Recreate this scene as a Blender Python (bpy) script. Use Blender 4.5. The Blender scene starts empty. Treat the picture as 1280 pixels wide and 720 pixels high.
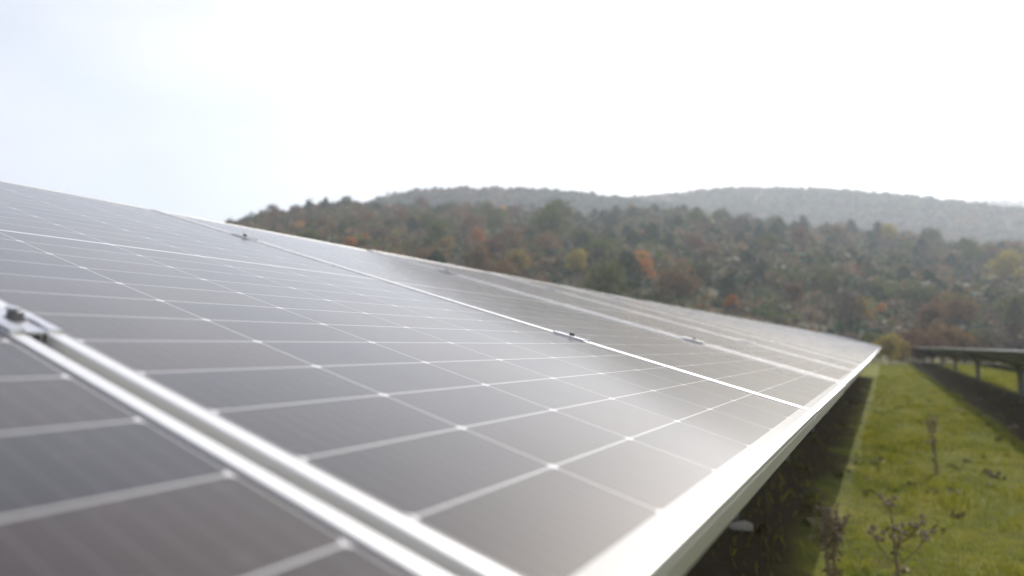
import bpy, bmesh, math, random
import numpy as np
from mathutils import Matrix, Vector, Euler
R = math.radians
C = bpy.context.scene
COL = C.collection
random.seed(7)
rng = np.random.default_rng(11)

# ------------------------------------------------------------------ camera, sky, sun, exposure
CAM_Z = 1.70
YAW, PITCH, FPX = 29.45, 5.02, 821.5
SUN_EL, SUN_AZ = 38.0, 11.7          # azimuth to the right of the row direction (+Y)
cam_d = bpy.data.cameras.new('camera'); cam = bpy.data.objects.new('camera', cam_d); COL.objects.link(cam)
cam.location = (0, 0, CAM_Z); cam.rotation_euler = (R(90 + PITCH), 0, R(YAW))
cam_d.sensor_width = 36; cam_d.lens = 36 * FPX / 1280
cam_d.clip_start = 0.02; cam_d.clip_end = 9000
cam_d.dof.use_dof = True; cam_d.dof.focus_distance = 1.15; cam_d.dof.aperture_fstop = 2.6; cam_d.dof.aperture_blades = 7
C.camera = cam

world = bpy.data.worlds.new('World'); C.world = world; world.use_nodes = True
wn, wl = world.node_tree.nodes, world.node_tree.links
wn.clear()
sky = wn.new('ShaderNodeTexSky'); sky.sky_type = 'NISHITA'; sky.sun_disc = False
sky.sun_elevation = R(SUN_EL); sky.sun_rotation = R(SUN_AZ)
sky.altitude = 300; sky.air_density = 1.0; sky.dust_density = 8.0; sky.ozone_density = 1.0
bg = wn.new('ShaderNodeBackground'); bg.inputs[1].default_value = 0.125
wo = wn.new('ShaderNodeOutputWorld')
# thin high cloud veil over the clear-sky colour
wtc = wn.new('ShaderNodeTexCoord'); wmp = wn.new('ShaderNodeMapping'); wmp.inputs['Scale'].default_value = (1.2, 1.2, 3.2)
wnz = wn.new('ShaderNodeTexNoise'); wnz.inputs['Scale'].default_value = 2.2; wnz.inputs['Detail'].default_value = 5; wnz.inputs['Roughness'].default_value = .5
wl.new(wtc.outputs['Generated'], wmp.inputs[0]); wl.new(wmp.outputs[0], wnz.inputs[0])
wmr = wn.new('ShaderNodeMapRange'); wmr.inputs[1].default_value = .35; wmr.inputs[2].default_value = .7; wmr.inputs[3].default_value = .20; wmr.inputs[4].default_value = .6
wl.new(wnz.outputs[0], wmr.inputs[0])
wmx = wn.new('ShaderNodeMix'); wmx.data_type = 'RGBA'; wl.new(wmr.outputs[0], wmx.inputs[0]); wl.new(sky.outputs[0], wmx.inputs[6])
wmx.inputs[7].default_value = (7.0, 6.6, 6.9, 1)
wl.new(wmx.outputs[2], bg.inputs[0]); wl.new(bg.outputs[0], wo.inputs[0])

sd = bpy.data.lights.new('sun', 'SUN'); sd.energy = 5.0; sd.angle = R(0.7); sd.color = (1.0, 0.95, 0.87)
sun = bpy.data.objects.new('sun', sd); COL.objects.link(sun)
sv = Vector((math.sin(R(SUN_AZ)) * math.cos(R(SUN_EL)), math.cos(R(SUN_AZ)) * math.cos(R(SUN_EL)), math.sin(R(SUN_EL))))
sun.rotation_euler = sv.to_track_quat('Z', 'Y').to_euler(); sun.location = (0, 0, 30)

C.view_settings.view_transform = 'Standard'; C.view_settings.look = 'None'
C.view_settings.exposure = 0.57; C.view_settings.gamma = 1
C.cycles.use_denoising = True
C.cycles.max_bounces = 6; C.cycles.volume_bounces = 1; C.cycles.diffuse_bounces = 3
C.cycles.glossy_bounces = 3; C.cycles.transmission_bounces = 3; C.cycles.transparent_max_bounces = 4
C.cycles.sample_clamp_indirect = 4

# ------------------------------------------------------------------ helpers
def tag(o, label=None, cat=None, group=None, kind=None):
    if label: o['label'] = label
    if cat: o['category'] = cat
    if group: o['group'] = group
    if kind: o['kind'] = kind
    return o

def empty(name, loc=(0, 0, 0), rot=None):
    o = bpy.data.objects.new(name, None); COL.objects.link(o); o.location = loc
    if rot is not None: o.rotation_euler = rot
    o.empty_display_size = 0.1
    return o

def link(name, me, parent=None, loc=None):
    o = bpy.data.objects.new(name, me); COL.objects.link(o)
    if parent: o.parent = parent
    if loc: o.location = loc
    return o

class MB:
    """collects faces and links them as one mesh object"""
    def __init__(s): s.v = []; s.f = []
    def add(s, v, f):
        n = len(s.v); s.v += [tuple(p) for p in v]; s.f += [tuple(i + n for i in q) for q in f]; return s
    def box(s, a, b, M=None):
        (x0, y0, z0), (x1, y1, z1) = a, b
        v = [Vector(p) for p in ((x0,y0,z0),(x1,y0,z0),(x1,y1,z0),(x0,y1,z0),(x0,y0,z1),(x1,y0,z1),(x1,y1,z1),(x0,y1,z1))]
        if M: v = [M @ p for p in v]
        return s.add(v, [(3,2,1,0),(4,5,6,7),(0,1,5,4),(1,2,6,5),(2,3,7,6),(3,0,4,7)])
    def sweep(s, prof, path_frames, closed_prof=True, caps=True):
        n = len(prof); k = len(path_frames); v = []
        for fr in path_frames: v += [fr(p) for p in prof]
        f = []
        for i in range(k - 1):
            for j in range(n if closed_prof else n - 1):
                j2 = (j + 1) % n
                f.append((i*n+j, i*n+j2, (i+1)*n+j2, (i+1)*n+j))
        if caps: f += [tuple(range(n))[::-1], tuple((k-1)*n + j for j in range(n))]
        return s.add(v, f)
    def tube(s, pts, radii, seg=6):
        pts = [Vector(p) for p in pts]; v = []; f = []
        for i, p in enumerate(pts):
            d = (pts[min(i+1, len(pts)-1)] - pts[max(i-1, 0)]).normalized()
            a = d.orthogonal().normalized(); b = d.cross(a)
            for j in range(seg):
                t = 2*math.pi*j/seg
                v.append(p + (a*math.cos(t) + b*math.sin(t)) * radii[i])
        for i in range(len(pts)-1):
            for j in range(seg):
                f.append((i*seg+j, i*seg+(j+1)%seg, (i+1)*seg+(j+1)%seg, (i+1)*seg+j))
        f += [tuple(range(seg))[::-1], tuple((len(pts)-1)*seg+j for j in range(seg))]
        return s.add(v, f)
    def prism(s, c, r, h, seg=6, M=None, cham=0.0):
        rings = [(r, 0), (r, h - cham)] + ([(r - cham, h)] if cham else [])
        v = []
        for rr, z in rings:
            for j in range(seg):
                t = 2*math.pi*j/seg + .3
                p = Vector((c[0] + rr*math.cos(t), c[1] + rr*math.sin(t), c[2] + z)); v.append(M @ p if M else p)
        f = []
        for i in range(len(rings)-1):
            for j in range(seg): f.append((i*seg+j, i*seg+(j+1)%seg, (i+1)*seg+(j+1)%seg, (i+1)*seg+j))
        f += [tuple(range(seg))[::-1], tuple((len(rings)-1)*seg+j for j in range(seg))]
        return s.add(v, f)
    def mesh(s, name, m=None):
        me = bpy.data.meshes.new(name); me.from_pydata(s.v, [], s.f)
        if m: me.materials.append(m)
        return me
    def build(s, name, m=None, parent=None, loc=None):
        return link(name, s.mesh(name, m), parent, loc)

def np_mesh(name, V, F, mats, midx=None, smooth=False):
    V = np.asarray(V, np.float32); F = np.asarray(F, np.int32); k = F.shape[1]
    me = bpy.data.meshes.new(name)
    me.vertices.add(len(V)); me.vertices.foreach_set('co', V.ravel())
    me.loops.add(F.size); me.loops.foreach_set('vertex_index', F.ravel())
    me.polygons.add(len(F)); me.polygons.foreach_set('loop_start', np.arange(0, F.size, k, dtype=np.int32))
    me.polygons.foreach_set('loop_total', np.full(len(F), k, np.int32))
    for m in mats: me.materials.append(m)
    if midx is not None: me.polygons.foreach_set('material_index', np.asarray(midx, np.int32))
    if smooth: me.polygons.foreach_set('use_smooth', np.ones(len(F), bool))
    me.update(calc_edges=True); me.validate()
    return me

class NT:
    """small node-tree builder"""
    def __init__(s, name):
        s.m = bpy.data.materials.new(name); s.m.use_nodes = True
        s.n = s.m.node_tree.nodes; s.l = s.m.node_tree.links
        s.b = s.n['Principled BSDF']; s.out = s.n['Material Output']
    def inp(s, sock, v):
        if isinstance(v, (int, float)): sock.default_value = v
        elif isinstance(v, tuple): sock.default_value = v if len(v) == 4 or sock.type == 'VECTOR' else (*v, 1)
        else: s.l.new(v, sock)
    def set(s, **kw):
        for k, v in kw.items(): s.inp(s.b.inputs[k.replace('_', ' ')], v)
        return s
    def math(s, op, a, b=0.0, c=None):
        n = s.n.new('ShaderNodeMath'); n.operation = op
        s.inp(n.inputs[0], a); s.inp(n.inputs[1], b)
        if c is not None: s.inp(n.inputs[2], c)
        return n.outputs[0]
    def coord(s, which='Object'):
        return s.n.new('ShaderNodeTexCoord').outputs[which]
    def pos(s): return s.n.new('ShaderNodeNewGeometry').outputs['Position']
    def sep(s, v):
        n = s.n.new('ShaderNodeSeparateXYZ'); s.l.new(v, n.inputs[0]); return n.outputs
    def noise(s, scale, detail=3, vec=None, rough=.55, stretch=None):
        n = s.n.new('ShaderNodeTexNoise'); n.inputs['Scale'].default_value = scale
        n.inputs['Detail'].default_value = detail; n.inputs['Roughness'].default_value = rough
        if vec is not None:
            if stretch:
                mp = s.n.new('ShaderNodeMapping'); mp.inputs['Scale'].default_value = stretch
                s.l.new(vec, mp.inputs[0]); vec = mp.outputs[0]
            s.l.new(vec, n.inputs[0])
        return n.outputs[0]
    def ramp(s, fac, stops):
        n = s.n.new('ShaderNodeValToRGB'); e = n.color_ramp.elements
        while len(e) < len(stops): e.new(.5)
        for i, (p, c) in enumerate(stops): e[i].position = p; e[i].color = (*c, 1) if len(c) == 3 else c
        s.l.new(fac, n.inputs[0]); return n.outputs[0]
    def mix(s, fac, a, b):
        n = s.n.new('ShaderNodeMix'); n.data_type = 'RGBA'
        s.inp(n.inputs[0], fac); s.inp(n.inputs[6], a); s.inp(n.inputs[7], b); return n.outputs[2]
    def bump(s, h, strength, dist):
        n = s.n.new('ShaderNodeBump'); n.inputs['Strength'].default_value = strength; n.inputs['Distance'].default_value = dist
        s.l.new(h, n.inputs['Height']); s.l.new(n.outputs[0], s.b.inputs['Normal'])

# ------------------------------------------------------------------ materials
M = {}
# panel dimensions (m): outer frame, cell field
PW, PL = 1.139, 2.291
CX0, CW, CY0, CH, MIDG = 0.0175, 0.184, 0.028, 0.0926, 0.012
YMID = CY0 + 12*CH + MIDG/2
def cell_material():
    t = NT('solar_cells_under_glass')
    co = t.coord('Object'); x, y, _ = t.sep(co)
    cx = t.math('DIVIDE', t.math('SUBTRACT', x, CX0), CW)
    upper = t.math('GREATER_THAN', y, YMID)
    ys = t.math('SUBTRACT', y, t.math('MULTIPLY', upper, MIDG))
    cy = t.math('DIVIDE', t.math('SUBTRACT', ys, CY0), CH)
    def near(v, pitch):       # distance (m) to the nearest grid line
        fr = t.math('FRACT', t.math('ADD', v, 0.5))
        return t.math('MULTIPLY', t.math('ABSOLUTE', t.math('SUBTRACT', fr, 0.5)), pitch)
    dx, dy = near(cx, CW), near(cy, CH)
    lx = t.math('LESS_THAN', dx, 0.0009); ly = t.math('LESS_THAN', dy, 0.0012)
    dia = t.math('LESS_THAN', t.math('ADD', dx, dy), 0.0062)
    mid = t.math('LESS_THAN', t.math('ABSOLUTE', t.math('SUBTRACT', y, YMID)), MIDG/2 + .001)
    ox = t.math('ADD', t.math('LESS_THAN', cx, 0.0), t.math('GREATER_THAN', cx, 6.0))
    oy = t.math('ADD', t.math('LESS_THAN', cy, 0.0), t.math('GREATER_THAN', cy, 24.0))
    w = t.math('ADD', t.math('ADD', lx, ly), t.math('ADD', dia, mid))
    w = t.math('MULTIPLY', t.math('MINIMUM', w, 1.0), t.math('SUBTRACT', 1.0, t.math('MINIMUM', ox, 1.0)))
    w = t.math('MINIMUM', t.math('ADD', w, oy), 1.0)
    bb = near(t.math('MULTIPLY', cx, 11.0), CW/11)
    bus = t.math('MULTIPLY', t.math('LESS_THAN', bb, 0.0005), 0.13)
    # each cell has its own faint tint
    cid = t.n.new('ShaderNodeCombineXYZ'); t.l.new(t.math('FLOOR', cx), cid.inputs[0]); t.l.new(t.math('FLOOR', cy), cid.inputs[1])
    wnz = t.n.new('ShaderNodeTexWhiteNoise'); wnz.noise_dimensions = '3D'; t.l.new(cid.outputs[0], wnz.inputs['Vector'])
    cell = t.ramp(wnz.outputs['Value'], [(0, (.008, .007, .012)), (.5, (.015, .010, .010)), (1, (.026, .015, .010))])
    cloud = t.noise(5.0, 3, co)
    cell = t.mix(t.math('MULTIPLY', cloud, .35), cell, (.032, .022, .024))
    cell = t.mix(bus, cell, (.30, .30, .31))
    base = t.mix(w, cell, (.34, .34, .335))
    base = t.mix(t.math('MULTIPLY', dia, t.math('SUBTRACT', 1.0, t.math('MINIMUM', ox, 1.0))), base, (.48, .48, .48))
    # dust film, thicker in streaks running down the slope
    dn = t.noise(6.0, 4, co, stretch=(1.6, .7, 1))
    dust = t.math('MULTIPLY', t.ramp(dn, [(.3, (.25,)*3), (.75, (1,)*3)]), .028)
    edge_ = t.n.new('ShaderNodeMapRange'); edge_.inputs[1].default_value = .11; edge_.inputs[2].default_value = .012; edge_.inputs[4].default_value = .08; t.l.new(y, edge_.inputs[0])
    dust = t.math('ADD', dust, t.math('MULTIPLY', edge_.outputs[0], t.noise(22, 5, co, stretch=(1.4, .5, 1))))
    speck = t.math('GREATER_THAN', t.noise(300, 1, co), .80)
    dust = t.math('ADD', dust, t.math('MULTIPLY', speck, .06))
    vor = t.n.new('ShaderNodeTexVoronoi'); vor.inputs['Scale'].default_value = 26; t.l.new(co, vor.inputs['Vector'])
    ring = t.math('LESS_THAN', t.math('ABSOLUTE', t.math('SUBTRACT', vor.outputs['Distance'], t.math('MULTIPLY', t.noise(7, 2, co), .34))), .022)
    dust = t.math('ADD', dust, t.math('MULTIPLY', t.math('MULTIPLY', ring, t.math('GREATER_THAN', t.noise(3.1, 2, co), .52)), .035))
    base = t.mix(dust, base, (.42, .39, .34))
    rough = t.math('ADD', .36, t.math('MULTIPLY', cloud, .10))
    t.set(Base_Color=base, Roughness=rough, IOR=1.36)
    t.b.inputs['Specular IOR Level'].default_value = .32
    t.set(Coat_Weight=.7, Coat_Roughness=.11, Coat_IOR=1.38, Sheen_Weight=.03, Sheen_Roughness=.4, Sheen_Tint=(1.0, .95, .87))
    return t.m
M['cells'] = cell_material()

def metal(name, col, rough, metallic=.95, wear=.12, scale=40):
    t = NT(name); co = t.coord('Object')
    n = t.noise(scale, 4, co); n2 = t.noise(6, 3, co)
    c = t.mix(t.math('MULTIPLY', n2, wear*2), col, tuple(k*.72 for k in col))
    t.set(Base_Color=c, Metallic=metallic, Roughness=t.math('ADD', rough - .06, t.math('MULTIPLY', n, .14)))
    t.bump(t.noise(900, 2, co), .04, .0004)
    return t.m
M['alu'] = metal('anodised_aluminium', (.70, .70, .70), .46, .70)
M['clamp'] = metal('clamp_aluminium', (.72, .72, .73), .33, .95)
M['bolt'] = metal('dark_steel_bolt', (.14, .14, .145), .5, .8, .3, 200)
M['galv'] = metal('galvanised_steel', (.36, .37, .38), .55, .7, .5, 14)
M['dark'] = metal('dark_weathered_steel', (.21, .21, .205), .6, .4, .4, 14)
t = NT('grey_backsheet'); t.set(Base_Color=t.mix(t.noise(3, 3, t.coord()), (.27, .275, .28), (.33, .335, .34)), Roughness=.6); M['back'] = t.m
t = NT('black_plastic'); t.set(Base_Color=t.mix(t.noise(30, 2, t.coord()), (.02, .02, .02), (.035, .035, .035)), Roughness=.5); M['plastic'] = t.m

def ground_material():
    t = NT('meadow_and_hillside_soil'); p = t.pos()
    x, y, z = t.sep(p)
    r2 = t.math('SQRT', t.math('ADD', t.math('MULTIPLY', x, x), t.math('MULTIPLY', y, y)))
    fine = t.noise(9, 6, p, .7); mid = t.noise(.9, 4, p, .6); big = t.noise(.16, 3, p)
    g = t.ramp(mid, [(.30, (.06, .085, .012)), (.47, (.115, .135, .018)), (.60, (.17, .17, .028)), (.75, (.21, .18, .055))])
    g = t.mix(t.ramp(fine, [(.42, (0,)*3), (.68, (.75,)*3)]), g, (.060, .050, .020))
    g = t.mix(t.ramp(t.noise(2.6, 5, p, .65), [(.56, (0,)*3), (.68, (.7,)*3)]), g, (.085, .062, .038))
    # bare brown soil and dead grass under the panels, coloured darker to deepen the rows' shade
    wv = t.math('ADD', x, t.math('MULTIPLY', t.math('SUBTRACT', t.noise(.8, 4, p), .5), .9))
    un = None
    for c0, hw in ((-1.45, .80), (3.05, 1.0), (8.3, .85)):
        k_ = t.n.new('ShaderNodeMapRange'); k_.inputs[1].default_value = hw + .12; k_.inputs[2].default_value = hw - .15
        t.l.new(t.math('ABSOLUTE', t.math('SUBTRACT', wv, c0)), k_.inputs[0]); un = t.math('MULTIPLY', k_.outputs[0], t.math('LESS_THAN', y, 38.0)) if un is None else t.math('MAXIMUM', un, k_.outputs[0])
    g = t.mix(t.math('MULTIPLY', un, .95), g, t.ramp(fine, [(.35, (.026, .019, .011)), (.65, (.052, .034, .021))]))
    far = t.mix(t.noise(.05, 5, p, .6), (.055, .048, .030), (.10, .085, .045))
    far = t.mix(t.ramp(t.noise(.35, 4, p), [(.4, (0,)*3), (.65, (1,)*3)]), far, (.05, .05, .028))
    k = t.n.new('ShaderNodeMapRange'); k.interpolation_type = 'SMOOTHSTEP'
    k.inputs[1].default_value = 62; k.inputs[2].default_value = 95; t.l.new(r2, k.inputs[0])
    t.set(Base_Color=t.mix(k.outputs[0], g, far), Roughness=.95)
    t.b.inputs['Specular IOR Level'].default_value = .1
    t.bump(t.noise(14, 6, p, .7), .9, .06)
    return t.m
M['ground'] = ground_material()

def leaf_material(name, a, b, trans=.3, scale=.9, tint=.35):
    """two-tone foliage; each tree shifts a little by its own random number"""
    t = NT(name); co = t.coord('Object')
    oi = t.n.new('ShaderNodeObjectInfo')
    n = t.noise(scale, 4, co, .7)
    c = t.ramp(n, [(.32, a), (.68, b)])
    hsv = t.n.new('ShaderNodeHueSaturation'); t.l.new(c, hsv.inputs['Color'])
    t.inp(hsv.inputs['Value'], t.math('ADD', 1 - tint/2, t.math('MULTIPLY', oi.outputs['Random'], tint)))
    t.inp(hsv.inputs['Hue'], t.math('ADD', .488, t.math('MULTIPLY', oi.outputs['Random'], .024)))
    col = hsv.outputs[0]
    t.set(Base_Color=col, Roughness=.8); t.b.inputs['Specular IOR Level'].default_value = .15
    tr = t.n.new('ShaderNodeBsdfTranslucent'); t.l.new(col, tr.inputs[0])
    mx = t.n.new('ShaderNodeMixShader'); mx.inputs[0].default_value = trans
    t.l.new(t.b.outputs[0], mx.inputs[1]); t.l.new(tr.outputs[0], mx.inputs[2]); t.l.new(mx.outputs[0], t.out.inputs[0])
    return t.m
M['pine'] = leaf_material('pine_needles', (.018, .040, .018), (.042, .080, .032), .12)
M['rust'] = leaf_material('rust_oak_leaves', (.115, .065, .034), (.21, .125, .055))
M['orange'] = leaf_material('orange_leaves', (.30, .12, .022), (.48, .22, .045))
M['yellow'] = leaf_material('yellow_leaves', (.20, .15, .03), (.36, .28, .065))
M['olive'] = leaf_material('olive_green_leaves', (.058, .075, .018), (.125, .135, .036))
M['bare'] = leaf_material('bare_grey_twigs', (.085, .068, .055), (.14, .11, .09), .05)
M['scrub'] = leaf_material('dry_scrub', (.06, .052, .026), (.13, .105, .055), .15, .12)
M['far_wood'] = leaf_material('distant_wood', (.040, .042, .026), (.12, .085, .045), .15, .02)
t = NT('bark'); t.set(Base_Color=t.mix(t.noise(4, 5, t.coord()), (.07, .055, .042), (.15, .125, .10)), Roughness=.9); M['bark'] = t.m
t = NT('grass_blades'); p = t.pos()
c = t.ramp(t.noise(1.6, 6, p, .72), [(.34, (.115, .145, .016)), (.5, (.225, .235, .026)), (.60, (.30, .28, .045)), (.72, (.33, .26, .09))])
t.set(Base_Color=c, Roughness=.7); t.b.inputs['Specular IOR Level'].default_value = .2
tr = t.n.new('ShaderNodeBsdfTranslucent'); t.l.new(c, tr.inputs[0]); mx = t.n.new('ShaderNodeMixShader'); mx.inputs[0].default_value = .35
t.l.new(t.b.outputs[0], mx.inputs[1]); t.l.new(tr.outputs[0], mx.inputs[2]); t.l.new(mx.outputs[0], t.out.inputs[0]); M['grass'] = t.m
t = NT('dead_stalk'); t.set(Base_Color=t.mix(t.noise(25, 4, t.coord()), (.12, .085, .05), (.34, .26, .16)), Roughness=.8); M['stalk'] = t.m
t = NT('seed_head'); t.set(Base_Color=t.mix(t.noise(60, 3, t.coord()), (.10, .07, .045), (.55, .46, .33)), Roughness=.8); M['head'] = t.m
t = NT('pale_limestone'); t.set(Base_Color=t.mix(t.noise(12, 5, t.coord()), (.17, .155, .13), (.34, .32, .28)), Roughness=.85); t.bump(t.noise(30, 5, t.coord()), .6, .01); M['stone'] = t.m

# ------------------------------------------------------------------ terrain
cp, sp = math.cos(R(PITCH)), math.sin(R(PITCH))
def px_dir(x, y):
    """azimuth (rad, to the right of +Y) and tan(elevation) of a direction measured on the photograph"""
    a, b = (x - 640)/FPX, (360 - y)/FPX
    fwd, up = cp - b*sp, sp + b*cp
    return math.atan2(a, fwd) - R(YAW), up/math.hypot(a, fwd)
def ridge(pts, off):
    q = sorted(px_dir(x, y + off) for x, y in pts)
    return np.array([k[0] for k in q]), np.array([k[1] for k in q])
RN = 265.0
NEAR = ridge([(-300,330),(0,310),(150,290),(230,274),(270,270),(300,267),(340,261),(380,253),(420,248),(460,247),(520,252),(600,254),(680,254),(740,254),(800,251),(850,254),(900,262),(960,270),(1020,278),(1080,290),(1140,298),(1200,304),(1300,310),(1500,316),(1900,330)], 15)
RIDGES = [(500.0, 190, ridge([(-300,400),(100,340),(300,300),(400,275),(440,260),(480,243),(520,235),(580,233),(650,233),(700,236),(760,242),(820,250),(900,266),(1000,276),(1200,296),(1600,310)], 10)),
          (660.0, 330, ridge([(-300,440),(100,420),(300,340),(480,285),(600,262),(760,246),(830,242),(880,237),(920,233),(980,233),(1040,235),(1090,240),(1140,244),(1190,250),(1260,258),(1340,266),(1600,290)], 9)),
          (1300.0, 400, ridge([(-300,440),(100,420),(300,340),(600,300),(900,262),(1050,252),(1150,248),(1210,246),(1280,247),(1360,250),(1600,262)], 6))]
def wob(x, y):
    return (np.sin(x*.031 + 1.3)*np.cos(y*.027) + .6*np.sin(x*.071 + y*.053) + .35*np.cos(x*.13 - y*.11 + 2))
def ground_z(x, y):
    x = np.asarray(x, float); y = np.asarray(y, float)
    xs = 26*np.tanh(x/26)
    z = -.12*xs
    z = np.where(np.abs(x) < 7, -.12*x*(1 - (x/26)**2/3), z)
    r = np.hypot(x, y); az = np.arctan2(x, y)
    s = np.clip((r - 78)/(RN - 78), 0, 1)
    top = np.interp(az, *NEAR)*RN + CAM_Z
    prof = s**1.12
    behind = np.clip((r - RN)/190, 0, 1)
    zn = top*prof*(1 - .55*(3*behind**2 - 2*behind**3))
    front = np.clip((np.cos(az) + .15)/.5, 0, 1)
    zn = zn + wob(x, y)*1.8*s*(1 - .5*behind)
    out = z*(1 - s) + zn*front
    for rk, w, pr in RIDGES:
        tk = np.interp(az, *pr)*rk + CAM_Z
        u = np.clip(1 - np.abs(r - rk)/w, 0, 1); u = 3*u*u - 2*u**3
        out = np.maximum(out, (tk*u + wob(x*.4, y*.4)*3*u*(1-u)*4*.6)*front)
    return out
def gz(x, y): return float(ground_z(x, y))

NA, NR = 560, 250
az = np.linspace(-math.pi, math.pi, NA, endpoint=False)
rr = np.concatenate([[0.0], np.geomspace(.5, 4200, NR - 1)])
rr = np.unique(np.concatenate([rr, np.linspace(80, 480, 110), np.linspace(500, 2400, 110)])); NR = len(rr)
A, Q = np.meshgrid(az, rr, indexing='ij')
X, Y = Q*np.sin(A), Q*np.cos(A)
V = np.stack([X, Y, ground_z(X, Y)], -1).reshape(-1, 3)
i, j = np.meshgrid(np.arange(NA), np.arange(NR - 1), indexing='ij'); i2 = (i + 1) % NA
F = np.stack([i*NR + j, i*NR + j + 1, i2*NR + j + 1, i2*NR + j], -1).reshape(-1, 4)
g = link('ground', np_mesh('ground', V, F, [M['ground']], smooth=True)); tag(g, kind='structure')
g['label'] = 'sloping green meadow rising into wooded hills'

# ------------------------------------------------------------------ haze over the valley
hz = NT('valley_haze'); hz.n.remove(hz.b)
vol = hz.n.new('ShaderNodeVolumePrincipled')
vol.inputs['Color'].default_value = (.80, .89, 1.0, 1); vol.inputs['Density'].default_value = .00068; vol.inputs['Anisotropy'].default_value = .35
hz.l.new(vol.outputs[0], hz.out.inputs['Volume'])
haze = MB().box((-4300, -4300, -14), (4300, 4300, 520)).build('haze', hz.m)
tag(haze, 'thin bright haze lying over the valley', 'haze', kind='stuff')

# ------------------------------------------------------------------ solar panels
TILT = R(15.96); ct, st = math.cos(TILT), math.sin(TILT)
PANEL_ROT = Matrix(((0, -ct, st), (1, 0, 0), (0, st, ct))).to_euler()
PITCH_U = 1.154
def frame_mesh():
    prof = [(.0009,0),(.0122,0),(.0127,-.0006),(.0127,-.0075),(.0025,-.0075),(.0025,-.033),(.026,-.033),(.026,-.035),(0,-.035),
            (0,-.0105),(.0004,-.0102),(.0004,-.0098),(0,-.0095),(0,-.0009)]
    corners = [(0,0,1,1),(PW,0,-1,1),(PW,PL,-1,-1),(0,PL,1,-1)]
    v = []; n = len(prof)
    for x, y, sx, sy in corners:
        v += [(x + sx*d, y + sy*d, z) for d, z in prof]
    f = []
    for i in range(4):
        a, b = i*n, ((i+1) % 4)*n
        for j in range(n):
            k = (j+1) % n
            f.append((a+j, b+j, b+k, a+k))
    return MB().add(v, f)
fm = frame_mesh().mesh('frame', M['alu'])
bm = bmesh.new(); bm.from_mesh(fm); bmesh.ops.recalc_face_normals(bm, faces=bm.faces); bm.to_mesh(fm); bm.free()
e = .0125
gm = MB().box((e, e, -.0052), (PW - e, PL - e, -.0016)).mesh('glass', M['cells'])
bk = MB().box((e, e, -.0072), (PW - e, PL - e, -.0054)).mesh('backsheet', M['back'])
jm = MB().box((-.045, -.05, -.024), (.045, .05, -.0074)).box((-.036, -.041, -.027), (.036, .041, -.0241)).mesh('junction_box', M['plastic'])
def make_panel(loc):
    r = empty('solar_panel', loc, PANEL_ROT)
    for nm, me in (('frame', fm), ('glass', gm), ('backsheet', bk)): link(nm, me, r)
    for k in (-1, 0, 1): link('junction_box', jm, r, (PW/2 + k*.36, YMID, 0))
    return r
def copy_tree(o, parent=None):
    c = o.copy(); COL.objects.link(c)
    if parent: c.parent = parent
    for ch in o.children: copy_tree(ch, c)
    return c
ORD = ['', 'first', 'second', 'third', 'fourth', 'fifth', 'sixth', 'seventh', 'eighth', 'ninth', 'tenth', 'eleventh', 'twelfth', 'thirteenth', 'fourteenth', 'fifteenth', 'sixteenth', 'seventeenth', 'eighteenth', 'nineteenth']
def ordn(n):
    if n < 20: return ORD[n]
    tens = ['', '', 'twenty', 'thirty', 'forty', 'fifty', 'sixty', 'seventy', 'eighty', 'ninety']
    tenth = ['', '', 'twentieth', 'thirtieth', 'fortieth', 'fiftieth', 'sixtieth', 'seventieth', 'eightieth', 'ninetieth']
    if n < 100: return tenth[n//10] if n % 10 == 0 else tens[n//10] + '-' + ORD[n % 10]
    return 'hundred and ' + ordn(n - 100) if n > 100 else 'hundredth'

# near row: the low outer corner of a panel sits at (RX, y, RZ)
off = .028; gl = .0016
RX = -.149 + off*ct + gl*st; RZ = CAM_Z - .123 - off*st + gl*ct
Y0 = .305 - CX0
N_NEAR = 36
def rise(y): return .0022*max(0.0, y - 6)     # the ground, and the row with it, lifts a little with distance
def row_pt(u, v, n, rx, rz, y0):
    return Vector((rx - v*ct + n*st, y0 + u, rz + rise(y0 + u) + v*st + n*ct))
proto = None
for k in range(-2, N_NEAR - 1):
    loc = (RX, Y0 + k*PITCH_U, RZ + rise(Y0 + k*PITCH_U) + random.uniform(-.0008, .0008))
    o = make_panel(loc) if proto is None else copy_tree(proto)
    if proto is None: proto = o
    o.location = loc
    e_ = 0 if k < 1 else .0032 + random.uniform(-.0014, .0014)     # each panel beds a little differently on its rails
    o.rotation_euler = (PANEL_ROT.to_matrix() @ Matrix.Rotation(e_, 3, 'Y')).to_euler()
    n = k + 3
    lab = {-2: 'solar panel behind the blurred foreground one, mostly past the photo edge', -1: 'blurred dark solar panel in the bottom left corner, closest to the camera',
           0: 'large dark solar panel filling the middle, between the two closest clamped seams'}.get(k)
    if lab is None:
        lab = ('last solar panel at the far tip of the large glossy row' if k == N_NEAR - 2 else
               'glossy solar panel in the large row, %s beyond the one filling the middle' % ordn(k))
    tag(o, lab, 'solar panel', 'panels of the large glossy row')

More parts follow.
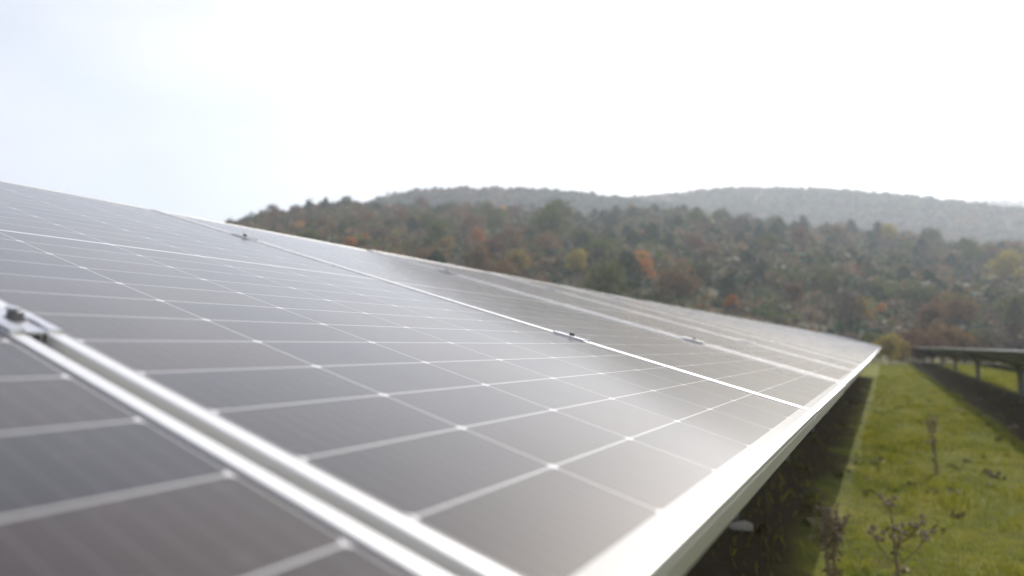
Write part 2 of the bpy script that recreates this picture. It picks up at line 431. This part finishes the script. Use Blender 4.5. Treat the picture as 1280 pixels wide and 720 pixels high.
# clamps in the seams
def clamp_meshes():
    a = MB()
    L, wd, th = .041, .0195, .0032
    # channel-shaped plate: two wings on the frames and a shallow trough between
    prof = [(-wd, .0002), (-wd, th), (-.0100, th + .0008), (-.0085, .0014), (.0085, .0014), (.0100, th + .0008), (wd, th), (wd, .0002), (.0052, .0002), (.0050, -.018), (.0036, -.018), (.0036, -.0014), (-.0036, -.0014), (-.0036, -.018), (-.0050, -.018), (-.0052, .0002)]
    a.sweep(prof, [lambda p, s=s: (p[0], s, p[1]) for s in (-L, L)])
    b = MB(); b.prism((0, 0, .0014), .0085, .0014, 16); b.prism((0, 0, .0029), .0066, .0072, 6, cham=.001)
    return a.mesh('clamp_plate', M['clamp']), b.mesh('bolt_head', M['bolt'])
cm, bmh = clamp_meshes()
for me in (cm,):
    bm = bmesh.new(); bm.from_mesh(me); bmesh.ops.recalc_face_normals(bm, faces=bm.faces); bm.to_mesh(me); bm.free()
CL_V = (CY0 + 5.6*CH, CY0 + 18.8*CH)
cproto = None
for k in range(-1, N_NEAR - 1):
    for q, v in enumerate(CL_V):
        loc = row_pt(k*PITCH_U - .0075, v, 0, RX, RZ, Y0)
        if cproto is None:
            cproto = empty('mid_clamp', loc, PANEL_ROT); link('plate', cm, cproto); link('bolt', bmh, cproto); o = cproto
        else:
            o = copy_tree(cproto); o.location = loc
        side = 'low' if q == 0 else 'high'
        if k == 0 and q == 0: lab = 'blurred silver clamp with dark bolt at the left edge of the photo'
        elif k == 0: lab = 'silver clamp high on the closest seam, past the left edge'
        elif k == -1: lab = 'silver %s clamp on the seam beside the photographer' % side
        elif k == 1: lab = ('sharp silver clamp with dark bolt on the seam beyond the middle panel' if q == 0 else 'small clamp near the top of the dark seam beyond the middle panel')
        else: lab = '%s clamp on the seam %s after the sharp dark one' % (side, ordn(k - 1))
        tag(o, lab, 'clamp', 'clamps holding the large row')

# racks: centre posts, sloping rafters, purlins along the row
def rack(rx, rz, y0, y1, label, step=3.6, ph=1.0, vm=PL/2, near=False, pw=.05, mat='galv'):
    root = empty('mounting_rack', (rx - 1.1, y0, 0))
    root.location.z = gz(rx - 1.1, (y0+y1)/2)
    inv = Matrix.Translation(-root.location)
    def rp(v, y, n): return Vector((rx - v*ct + n*st, y, rz + (rise(y) if near else 0) + v*st + n*ct)) - root.location
    for v in CL_V:
        m = MB()
        prof = [(-.022, -.036), (.022, -.036), (.022, -.078), (.019, -.078), (.019, -.039), (-.019, -.039), (-.019, -.078), (-.022, -.078)]
        m.sweep(prof, [lambda p, yy=yy: rp(v + p[0], yy, p[1]) for yy in (y0, y1)])
        m.build('purlin', M[mat], root)
    y = y0 + ph; 
    while y < y1:
        m = MB(); prof = [(-.03, -.079), (.03, -.079), (.03, -.145), (.025, -.145), (.025, -.084), (-.03, -.084)]
        m.sweep(prof, [lambda p, vv=vv: rp(vv, y + p[0], p[1]) for vv in (.25, PL - .25)])
        m.build('rafter', M[mat], root)
        top = rp(vm, y, -.10); gx, gyy = top.x + root.location.x, y
        gb = gz(gx, gyy) - .25 - root.location.z
        m = MB(); a, b_, w = pw, pw*.8, .006
        prof = [(-a,-b_),(a,-b_),(a,-b_+w),(-a+w,-b_+w),(-a+w,b_-w),(a,b_-w),(a,b_),(-a,b_)]
        m.sweep(prof, [lambda p, z=z: (top.x + p[0], top.y + pw*.8 + .002 + p[1], z) for z in (gb, top.z)])
        m.build('post', M[mat], root)
        # brace from the post to the rafter's low side
        lo = rp(.45 if vm > 1 else 1.75, y, -.12)
        m = MB(); m.tube([Vector((top.x, y - .006, top.z - .42)), lo + Vector((0, -.006, 0))], [.016, .016], 4)
        m.build('brace', M[mat], root)
        y += step
    tag(root, label, 'rack', 'racks under the panel rows')
    return root
YE = Y0 + (N_NEAR - 1)*PITCH_U - .02
rack(RX, RZ, Y0 - 2*PITCH_U, YE, 'galvanised rack with posts hidden in the shade under the large row', near=True)

# two more rows further down the slope, seen from their high side
def back_row(x_low, z_low, ys, n, word, racklabel, post):
    for k in range(n):
        o = copy_tree(proto); o.location = (x_low, ys + k*PITCH_U, z_low + random.uniform(-.004, .004)); o.rotation_euler = PANEL_ROT
        m = n - k
        lab = 'solar panel of the %s, %s from its far end' % (word, ordn(m)) if m > 1 else 'last solar panel at the far end of the %s' % word
        tag(o, lab, 'solar panel', 'panels of the ' + word)
    rack(x_low, z_low, ys, ys + n*PITCH_U - .02, racklabel, *post)
S2X, S2Z = 4.42, CAM_Z - .71
back_row(S2X, S2Z, 9.0, 60, 'dark row on the right', 'dark steel rack with posts under the right-hand row', (12.1, 7.4, .36, False, .085, 'dark'))
back_row(S2X + 4.82, S2Z - .59, 32.0, 38, 'third row behind the right one', 'steel rack under the row glimpsed beyond the right-hand posts', (12.4, 5.2, .55, False, .075, 'dark'))

# ------------------------------------------------------------------ trees
def leaf_quads(P, N, size, rs):
    """one small bent leaf-clump quad per point P, facing roughly N"""
    n = len(P); d = N + rs.normal(0, .55, (n, 3)); d /= np.linalg.norm(d, axis=1)[:, None] + 1e-9
    a = np.cross(d, rs.normal(0, 1, (n, 3))); a /= np.linalg.norm(a, axis=1)[:, None] + 1e-9
    b = np.cross(d, a); s = size*rs.uniform(.55, 1.35, (n, 1)); s2 = s*rs.uniform(.5, .95, (n, 1))
    v = np.stack([P - a*s, P - b*s2 + d*s*.15, P + a*s, P + b*s2 - d*s*.2], 1).reshape(-1, 3)
    return v, np.arange(4*n).reshape(n, 4)
def crown_broad(seed, h, w, n, size, lobes=11, thin=0.0):
    rs = np.random.default_rng(seed); P = []; N = []
    c = []
    for k in range(lobes):
        t = rs.uniform(.30, .92); rad = w*.5*math.sin(math.pi*min(1, max(.12, (t - .12)/.92)))**.6
        a = rs.uniform(0, 6.283); q = rs.uniform(.15, .68)*rad
        c.append((q*math.cos(a), q*math.sin(a), h*t, w*rs.uniform(.17, .30)))
    wts = np.array([k[3]**2 for k in c]); wts /= wts.sum()
    for (x, y, z, r), m in zip(c, (wts*n).astype(int)):
        d = rs.normal(0, 1, (m, 3)); d /= np.linalg.norm(d, axis=1)[:, None]
        q = r*rs.uniform(.62, 1.12, (m, 1))
        pp = np.array([x, y, z]) + d*q*np.array([1, 1, .82]); P.append(pp); N.append(d)
    P = np.concatenate(P); N = np.concatenate(N)
    return leaf_quads(P, N, size, rs)
def crown_pine(seed, h, w, n, size):
    rs = np.random.default_rng(seed)
    nb = 46; P = []; N = []
    for k in range(nb):
        t = (k + rs.uniform(0, 1))/nb; z = h*(.12 + .88*t)
        L = w*.5*((1 - t)**(.42 + .05*(seed % 4)))*rs.uniform(.6, 1.12) + .12; a = k*2.4 + rs.uniform(-.4, .4)
        m = max(5, int(n/nb*(1.5 - t)))
        s = rs.uniform(.15, 1.05, (m, 1))**.7
        q = np.concatenate([np.cos(a)*L*s, np.sin(a)*L*s, z + L*s*.18 - L*s*s*.30], 1) + rs.normal(0, .05*w, (m, 3))*np.array([1, 1, .6])*(1.1 - t)
        P.append(q); N.append(np.tile([np.cos(a)*.4, np.sin(a)*.4, .9], (m, 1)))
    return leaf_quads(np.concatenate(P), np.concatenate(N), size, rs)
def trunk_mesh(seed, h, r, limbs, lean=.04):
    rs = random.Random(seed); m = MB()
    top = Vector((rs.uniform(-lean, lean)*h, rs.uniform(-lean, lean)*h, h))
    m.tube([(0, 0, -.6), (0, 0, .2), top*.5, top], [r*1.3, r, r*.65, r*.15], 6)
    for k in range(limbs):
        t = rs.uniform(.3, .85); b = top*t; a = rs.uniform(0, 6.283); L = h*rs.uniform(.22, .42)*(1.15 - t)
        m.tube([b, b + Vector((math.cos(a)*L*.5, math.sin(a)*L*.5, L*.35)), b + Vector((math.cos(a)*L, math.sin(a)*L, L*.9))], [r*.38, r*.24, r*.06], 4)
    return m.mesh('trunk', M['bark'])
KIND = {}
def variants(kind, mat, fn, n):
    out = []
    for k in range(n):
        v, f = fn(k)
        out.append((np_mesh('crown', v, f, [M[mat]]), trunk_mesh(hash(kind) % 97 + k if False else k + len(KIND)*13, *TR[kind])))
    KIND[kind] = out
TR = {'pine': (7.6, .17, 0), 'rust': (6.2, .19, 7), 'orange': (5.2, .15, 6), 'yellow': (4.8, .14, 6), 'olive': (6.2, .18, 7), 'bare': (7.0, .15, 16)}
variants('pine', 'pine', lambda k: crown_pine(100 + k, 7.8, 6.6 + .5*k, 1900, .40), 4)
variants('rust', 'rust', lambda k: crown_broad(200 + k, 8.2, 8.2 + .5*k, 1300, .33, 12), 4)
variants('orange', 'orange', lambda k: crown_broad(300 + k, 6.6, 5.6 + .5*k, 1000, .27, 9), 3)
variants('yellow', 'yellow', lambda k: crown_broad(400 + k, 6.2, 6.0 + .5*k, 1000, .29, 9), 3)
variants('olive', 'olive', lambda k: crown_broad(500 + k, 7.8, 7.6 + .5*k, 1300, .33, 12), 4)
variants('bare', 'bare', lambda k: crown_broad(600 + k, 8.0, 7.0 + .5*k, 620, .26, 12), 3)
WORDS = {'pine': ('pine_tree', 'dark green pine'), 'rust': ('oak_tree', 'rust brown oak'), 'orange': ('maple_tree', 'bright orange tree'),
         'yellow': ('birch_tree', 'yellow leaved tree'), 'olive': ('beech_tree', 'olive green tree'), 'bare': ('bare_tree', 'leafless grey tree')}

def to_px(x, y, z):
    z = z - CAM_Z; cy_, sy_ = math.cos(R(YAW)), math.sin(R(YAW))
    rx = x*cy_ + y*sy_; fh = -x*sy_ + y*cy_
    f = fh*cp + z*sp; u = -fh*sp + z*cp
    return 640 + FPX*rx/f, 360 - FPX*u/f
def skyline(px): return 432 - (1105 - px)*.18 if px < 1098 else 436
placed = []   # (kind, x, y, scale)
def at_px(px, r):
    a, _ = px_dir(px, 360); return r*math.sin(a), r*math.cos(a)
def at_pxy(px, py, r0=84, r1=RN):
    """walk outward along one bearing until the slope rises to that line of sight"""
    best = None
    for r in np.arange(r0, r1, 1.0):
        x, y = at_px(px, r)
        q = to_px(x, y, gz(x, y))
        if best is None or abs(q[1] - py) < best[0]: best = (abs(q[1] - py), x, y)
    return best[1], best[2]
SPECIAL = [('orange', 803, 338, .62), ('orange', 914, 392, .42), ('orange', 1100, 398, .36), ('yellow', 1262, 362, 1.25), ('yellow', 650, 345, .8), ('orange', 655, 340, .5),
           ('yellow', 722, 345, .8), ('yellow', 1112, 308, 1.1), ('yellow', 1075, 405, .6), ('rust', 850, 375, .8), ('rust', 1185, 412, .75), ('rust', 1165, 420, .6), ('orange', 548, 300, .65), ('orange', 500, 285, .6),
           ('yellow', 560, 325, .8), ('olive', 700, 300, 1.5), ('olive', 685, 310, 1.3)]
for kd, px, py, s in SPECIAL:
    x, y = at_pxy(px, py); placed.append((kd, x, y, s))
# bushes and young trees at the foot of the hill behind the end of the row
for kd, px, r, s in [('yellow', 1108, 66, .42), ('yellow', 1122, 70, .34), ('orange', 1096, 74, .30), ('rust', 1150, 72, .42), ('rust', 1176, 78, .50), ('rust', 1200, 76, .44), ('olive', 1086, 78, .36), ('bare', 1232, 76, .44), ('bare', 1262, 79, .5), ('rust', 1138, 82, .4), ('olive', 1222, 84, .42), ('rust', 1292, 80, .4)]:
    x, y = at_px(px, r); placed.append((kd, x, y, s))
rs = random.Random(5)
tries = 0
while len(placed) < 290 and tries < 60000:
    tries += 1
    px = rs.uniform(200, 1330); r = math.sqrt(rs.uniform(100**2, (RN + 4)**2))
    x, y = at_px(px, r); z = gz(x, y)
    q = to_px(x, y, z + 6)
    if q[1] > skyline(q[0]) + 2: continue
    tm = to_px(x, y, z)
    d = 6.4 if px < 980 else 7.4
    if any((x - a)**2 + (y - b)**2 < d*d for _, a, b, _ in placed): continue
    nz = math.sin(x*.035 + 2)*math.cos(y*.04) + .5*math.sin(x*.09 - y*.07)
    u = rs.random()
    if tm[0] < 720:        # rusty left shoulder with conifers along its crest
        top = tm[1] < 282
        kd = ('pine' if u < (.34 if top else .16) else 'rust' if u < .62 else 'olive' if u < .80 else 'bare' if u < .88 else 'yellow' if u < .94 else 'orange')
    elif tm[1] < 345 and tm[0] < 1080:
        kd = 'pine' if u < .70 + .15*nz else 'olive' if u < .86 else 'bare' if u < .93 else 'rust'
    elif tm[0] < 960:
        kd = 'pine' if u < .50 else 'rust' if u < .58 else 'bare' if u < .74 else 'olive' if u < .88 else 'yellow' if u < .95 else 'orange'
    else:
        kd = 'pine' if u < .34 else 'bare' if u < .60 else 'olive' if u < .84 else 'rust' if u < .90 else 'yellow'
    s = rs.uniform(.55, .98)*(.72 if tm[0] < 470 else .92)*(.8 if tm[0] > 960 and tm[1] > 340 else 1)
    placed.append((kd, x, y, s))
print('trees', len(placed))
bykind = {}
for t_ in placed: bykind.setdefault(t_[0], []).append(t_)
tree_rows = {}
for kd, L in bykind.items():
    def band(t_):
        q = to_px(t_[1], t_[2], gz(t_[1], t_[2]) + 4)[1]
        return 'high on' if q < 285 else 'halfway up' if q < 335 else 'low on'
    bands = {}
    for t_ in L: bands.setdefault(band(t_), []).append(t_)
    for bname, T in bands.items():
        T.sort(key=lambda t_: to_px(t_[1], t_[2], 10)[0])
        for n, (kk, x, y, s) in enumerate(T):
            nm, w = WORDS[kd]; cm_, tm_ = rs.choice(KIND[kd])
            o = empty(nm, (x, y, gz(x, y) - .1), (0, 0, rs.uniform(0, 6.28))); o.scale = (s*rs.uniform(.92, 1.1), s*rs.uniform(.92, 1.1), s)
            link('crown', cm_, o); link('trunk', tm_, o)
            lab = '%s %s the near hillside, %s of these from the left' % (w, bname, ordn(n + 1))
            tag(o, lab, 'tree', w + 's on the near hillside')

# undergrowth between the trees, and the woods covering the far ridges: too many to count
def clump_field(name, pts, sizes, nq, leaf, mats, midx_of, label, cat, seed, conic=0.0):
    rs_ = np.random.default_rng(seed); n = len(pts)
    d = rs_.normal(0, 1, (n, nq, 3)); d[..., 2] = np.abs(d[..., 2])*.9; d /= np.linalg.norm(d, axis=2)[..., None]
    q = rs_.uniform(.55, 1.1, (n, nq, 1))
    P = pts[:, None, :] + d*q*sizes[:, None, :]
    sc = np.repeat(sizes[:, 0]*leaf, nq)[:, None]
    v, f = leaf_quads(np.zeros((n*nq, 3)), d.reshape(-1, 3), 1.0, rs_)
    v = v.reshape(-1, 4, 3)*sc[:, None, :] + P.reshape(-1, 1, 3)
    mi = np.repeat(midx_of, nq)
    o = link(name, np_mesh(name, v.reshape(-1, 3), f, mats, mi)); tag(o, label, cat, kind='stuff'); return o
n = 13000
a0, a1 = px_dir(150, 360)[0], px_dir(1420, 360)[0]
az_ = rng.uniform(a0, a1, n); r_ = np.sqrt(rng.uniform(86**2, 310**2, n)); xs, ys = r_*np.sin(az_), r_*np.cos(az_)
nz = np.sin(xs*.06 + 1)*np.cos(ys*.05) + .6*np.sin(xs*.13 - ys*.09) + rng.normal(0, .5, n)
keep = nz > -1.6; xs, ys = xs[keep], ys[keep]; n = len(xs)
w_ = rng.uniform(.8, 2.7, n)*np.where(np.hypot(xs, ys) < 130, .7, 1.3)
mi = rng.choice(5, n, p=[.34, .24, .18, .14, .10])
left = az_[keep] < px_dir(640, 360)[0]
mi = np.where(left, rng.choice(5, n, p=[.24, .20, .10, .38, .08]), mi)
clump_field('undergrowth', np.stack([xs, ys, ground_z(xs, ys) - .1], 1), np.stack([w_, w_, w_*rng.uniform(.8, 1.3, n)], 1), 34, .24,
            [M['scrub'], M['olive'], M['pine'], M['rust'], M['bare']], mi, 'grey brown scrub covering the slope between the hillside trees', 'undergrowth', 3)
for (rk, w, pr), n, lab, sd_ in zip(RIDGES, (7000, 9000, 3000), ('hazy grey wood covering the flat-topped ridge behind the near hill', 'pale hazy wood on the long ridge at the right', 'faintest wood on the most distant ridge at the right edge'), (21, 22, 23)):
    az_ = rng.uniform(px_dir(150, 360)[0], px_dir(1420, 360)[0], n)
    r_ = rk + rng.uniform(-w*.85, 40, n); xs, ys = r_*np.sin(az_), r_*np.cos(az_); zs = ground_z(xs, ys)
    k = rk/1000
    w_ = rng.uniform(1.5, 3.2, n)*(1 + .3*k)
    clump_field('far_wood', np.stack([xs, ys, zs], 1), np.stack([w_, w_, w_*rng.uniform(.9, 1.5, n)], 1), 16, .5,
                [M['far_wood'], M['pine'], M['rust'], M['olive'], M['bare']], np.where(np.sin(xs*.021 + np.sin(ys*.017)*2) + rng.normal(0, .5, n) > .25, rng.choice(5, n, p=[.3, .05, .35, .05, .25]), rng.choice(5, n, p=[.2, .45, .02, .25, .08])), lab, 'wood', sd_)

# ------------------------------------------------------------------ grass
def grass(n, region, hmin, hmax, wd, seed, tuft=.05):
    g_ = np.random.default_rng(seed); x, y = region(g_, n)
    dens = np.sin(x*2.1 + 1.2*np.sin(y*1.3))*np.cos(y*1.7 + x) + g_.normal(0, .8, n)
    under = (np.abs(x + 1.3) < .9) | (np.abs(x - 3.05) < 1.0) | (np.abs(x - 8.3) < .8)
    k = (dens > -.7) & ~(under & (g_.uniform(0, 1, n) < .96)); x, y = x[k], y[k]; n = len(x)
    big = .6 + .8*(np.sin(x*1.1 + y*.6)*np.cos(y*.9 - x*.4)*.5 + .5)
    tus = np.clip(np.sin(x*5.3 + 2*np.sin(y*2.1))*np.sin(y*3.7 + 1.5*np.sin(x*2.9)) - .35, 0, 1)
    h = g_.uniform(hmin, hmax, n)*big*(1 + 2.0*tus)
    a = g_.uniform(0, 6.283, n); b = g_.uniform(0, 6.283, n); lean = h*g_.uniform(.1, .8, n)
    z = ground_z(x, y) - .004
    w = wd*g_.uniform(.6, 1.4, n)*(1 + y*.035)
    dx, dy = np.cos(a)*w, np.sin(a)*w; lx, ly = np.cos(b)*lean, np.sin(b)*lean
    v = np.stack([np.stack([x-dx, y-dy, z], 1), np.stack([x+dx, y+dy, z], 1), np.stack([x+dx*.7+lx*.4, y+dy*.7+ly*.4, z+h*.6], 1), np.stack([x+lx, y+ly, z+h], 1)], 1)
    return v.reshape(-1, 3)
def reg(g_, n):
    y = 2.2 + 66*g_.uniform(0, 1, n)**2.1
    return -1.6 + (5.2 + .11*y)*g_.uniform(0, 1, n), y
v1 = grass(330000, reg, .025, .075, .0032, 1)
V = v1; F = np.arange(len(V)).reshape(-1, 4)
o = link('grass', np_mesh('grass', V, F, [M['grass']])); tag(o, 'short yellow green grass growing between the panel rows', 'grass', kind='stuff')
# dry leaf litter and dark weeds low in the turf
g_ = np.random.default_rng(9); n = 1100
x = g_.uniform(-1.4, 5.0, n); y = 2.6 + 28*g_.uniform(0, 1, n)**1.5
k = np.sin(x*3 + y)*np.cos(y*1.9 - x*2) + g_.normal(0, .5, n) > .35; x, y = x[k], y[k]; n = len(x)
w_ = g_.uniform(.02, .075, n)
clump_field('weeds', np.stack([x, y, ground_z(x, y)], 1), np.stack([w_*1.4, w_*1.4, w_], 1), 12, .35, [M['scrub'], M['head'], M['olive']], g_.choice(3, n, p=[.45, .2, .35]),
            'low brown weeds and dead leaves scattered through the grass', 'weeds', 10)

# ------------------------------------------------------------------ dried thistles
def thistle(x, y, h, seed, label, spread=.5, nb=6, heads_per=3, hs=.013, stems=1):
    r = random.Random(seed); root = empty('dried_thistle', (x, y, gz(x, y) - .01))
    for sidx in range(stems):
        m = MB(); tips = []
        lean = Vector((r.uniform(-.12, .12), r.uniform(-.12, .12), 1))
        hh = h*r.uniform(.85, 1); b0 = Vector((r.uniform(-.05, .05), r.uniform(-.05, .05), 0))*(stems > 1)
        P = [b0 + lean*hh*t + Vector((r.uniform(-.01, .01), r.uniform(-.01, .01), 0)) for t in (0, .3, .55, .8, 1)]
        m.tube(P, [.011, .010, .008, .006, .004], 6); tips.append(P[-1])
        for k in range(nb):
            t = r.uniform(.38, .92); i0 = min(3, int(t*4)); b = b0 + lean*hh*t; a = r.uniform(0, 6.283); L = h*spread*r.uniform(.35, .8)*(1.25 - t)
            tip = b + Vector((math.cos(a)*L*.75, math.sin(a)*L*.75, L*.8))
            m.tube([b, b.lerp(tip, .5) + Vector((0, 0, -L*.08)), tip], [.006, .0045, .003], 5); tips.append(tip)
            for _ in range(heads_per - 1):
                tt = b.lerp(tip, r.uniform(.5, .9)); e2 = tt + Vector((r.uniform(-.05, .05), r.uniform(-.05, .05), r.uniform(.01, .06)))
                m.tube([tt, e2], [.002, .0013], 4); tips.append(e2)
        for k in range(14):     # curled dead leaves hanging on the stem
            t = r.uniform(.08, .8); b = b0 + lean*hh*t; a = r.uniform(0, 6.283); L = r.uniform(.025, .065)
            d = Vector((math.cos(a), math.sin(a), -.2)); s = Vector((-math.sin(a), math.cos(a), .3))*L*.22
            p1 = b + d*L*.5 + Vector((0, 0, .006)); p2 = b + d*L + Vector((0, 0, -L*.5))
            m.add([b, p1 - s, p2, p1 + s], [(0, 1, 2), (0, 2, 3)])
        m.build('stem', M['stalk'], root)
        for tp in tips:
            q = MB(); s = hs*r.uniform(.8, 1.35)
            prof = [(.35, -.9), (.85, -.4), (1.0, .1), (.75, .6)]
            rings = []
            for rad, z in prof:
                rings.append([(tp.x + rad*s*math.cos(j*.7854), tp.y + rad*s*math.sin(j*.7854), tp.z + z*s) for j in range(8)])
            v = sum(rings, []); f = []
            for i in range(3):
                for j in range(8): f.append((i*8+j, i*8+(j+1)%8, (i+1)*8+(j+1)%8, (i+1)*8+j))
            f.append(tuple(range(8))[::-1])
            q.add(v, f)
            for j in range(16):   # papery bracts
                a = j*.3927 + r.uniform(-.1, .1); l1 = s*r.uniform(1.5, 2.1); zz = s*r.uniform(.2, 1.5)
                c_, s_ = math.cos(a), math.sin(a)
                q.add([(tp.x + c_*s*.8 - s_*s*.16, tp.y + s_*s*.8 + c_*s*.16, tp.z - s*.2), (tp.x + c_*s*.8 + s_*s*.16, tp.y + s_*s*.8 - c_*s*.16, tp.z - s*.2), (tp.x + c_*l1, tp.y + s_*l1, tp.z + zz)], [(0, 1, 2)])
            q.build('seed_head', M['head'], root)
    tag(root, label, 'thistle', 'dried thistles in the grass'); return root
def ground_at(px, py):
    a, te = px_dir(px, py)
    r = 2.0
    for _ in range(60):
        x, y = r*math.sin(a), r*math.cos(a); r = (CAM_Z - gz(x, y))/(-te)
    return r*math.sin(a), r*math.cos(a)
x, y = ground_at(1130, 775); thistle(x, y, .80, 3, 'tall forked dead thistle nearest the bottom right, cut by the photo edge', .6, 5, 5, .017)
x, y = ground_at(1034, 730); thistle(x, y, .56, 8, 'bushy dead thistle with pale heads on the edge of the shade', .6, 7, 4, .013, 3)
x, y = ground_at(1174, 592); thistle(x, y, .78, 12, 'slender dead thistle standing alone farther up the grass strip', .20, 4, 2, .020, 2)

def stone(x, y, s, label):
    bm = bmesh.new(); bmesh.ops.create_icosphere(bm, subdivisions=3, radius=1)
    r = random.Random(4)
    for v in bm.verts:
        c = v.co; k = 1 + .16*math.sin(c.x*3.1 + 1)*math.cos(c.y*2.7) + .08*math.sin(c.z*6 + c.x*5) + r.uniform(-.015, .015)
        v.co = Vector((c.x*k*s, c.y*k*s*.7, max(c.z, -.4)*k*s*.42))
    me = bpy.data.meshes.new('stone'); bm.to_mesh(me); bm.free(); me.materials.append(M['stone'])
    for p_ in me.polygons: p_.use_smooth = True
    o = link('stone', me, loc=(x, y, gz(x, y) - s*.02)); o.rotation_euler = (0, 0, .6); tag(o, label, 'stone')
x, y = ground_at(926, 660); stone(x, y, .125, 'pale flat stone lying in the shade below the near frame')
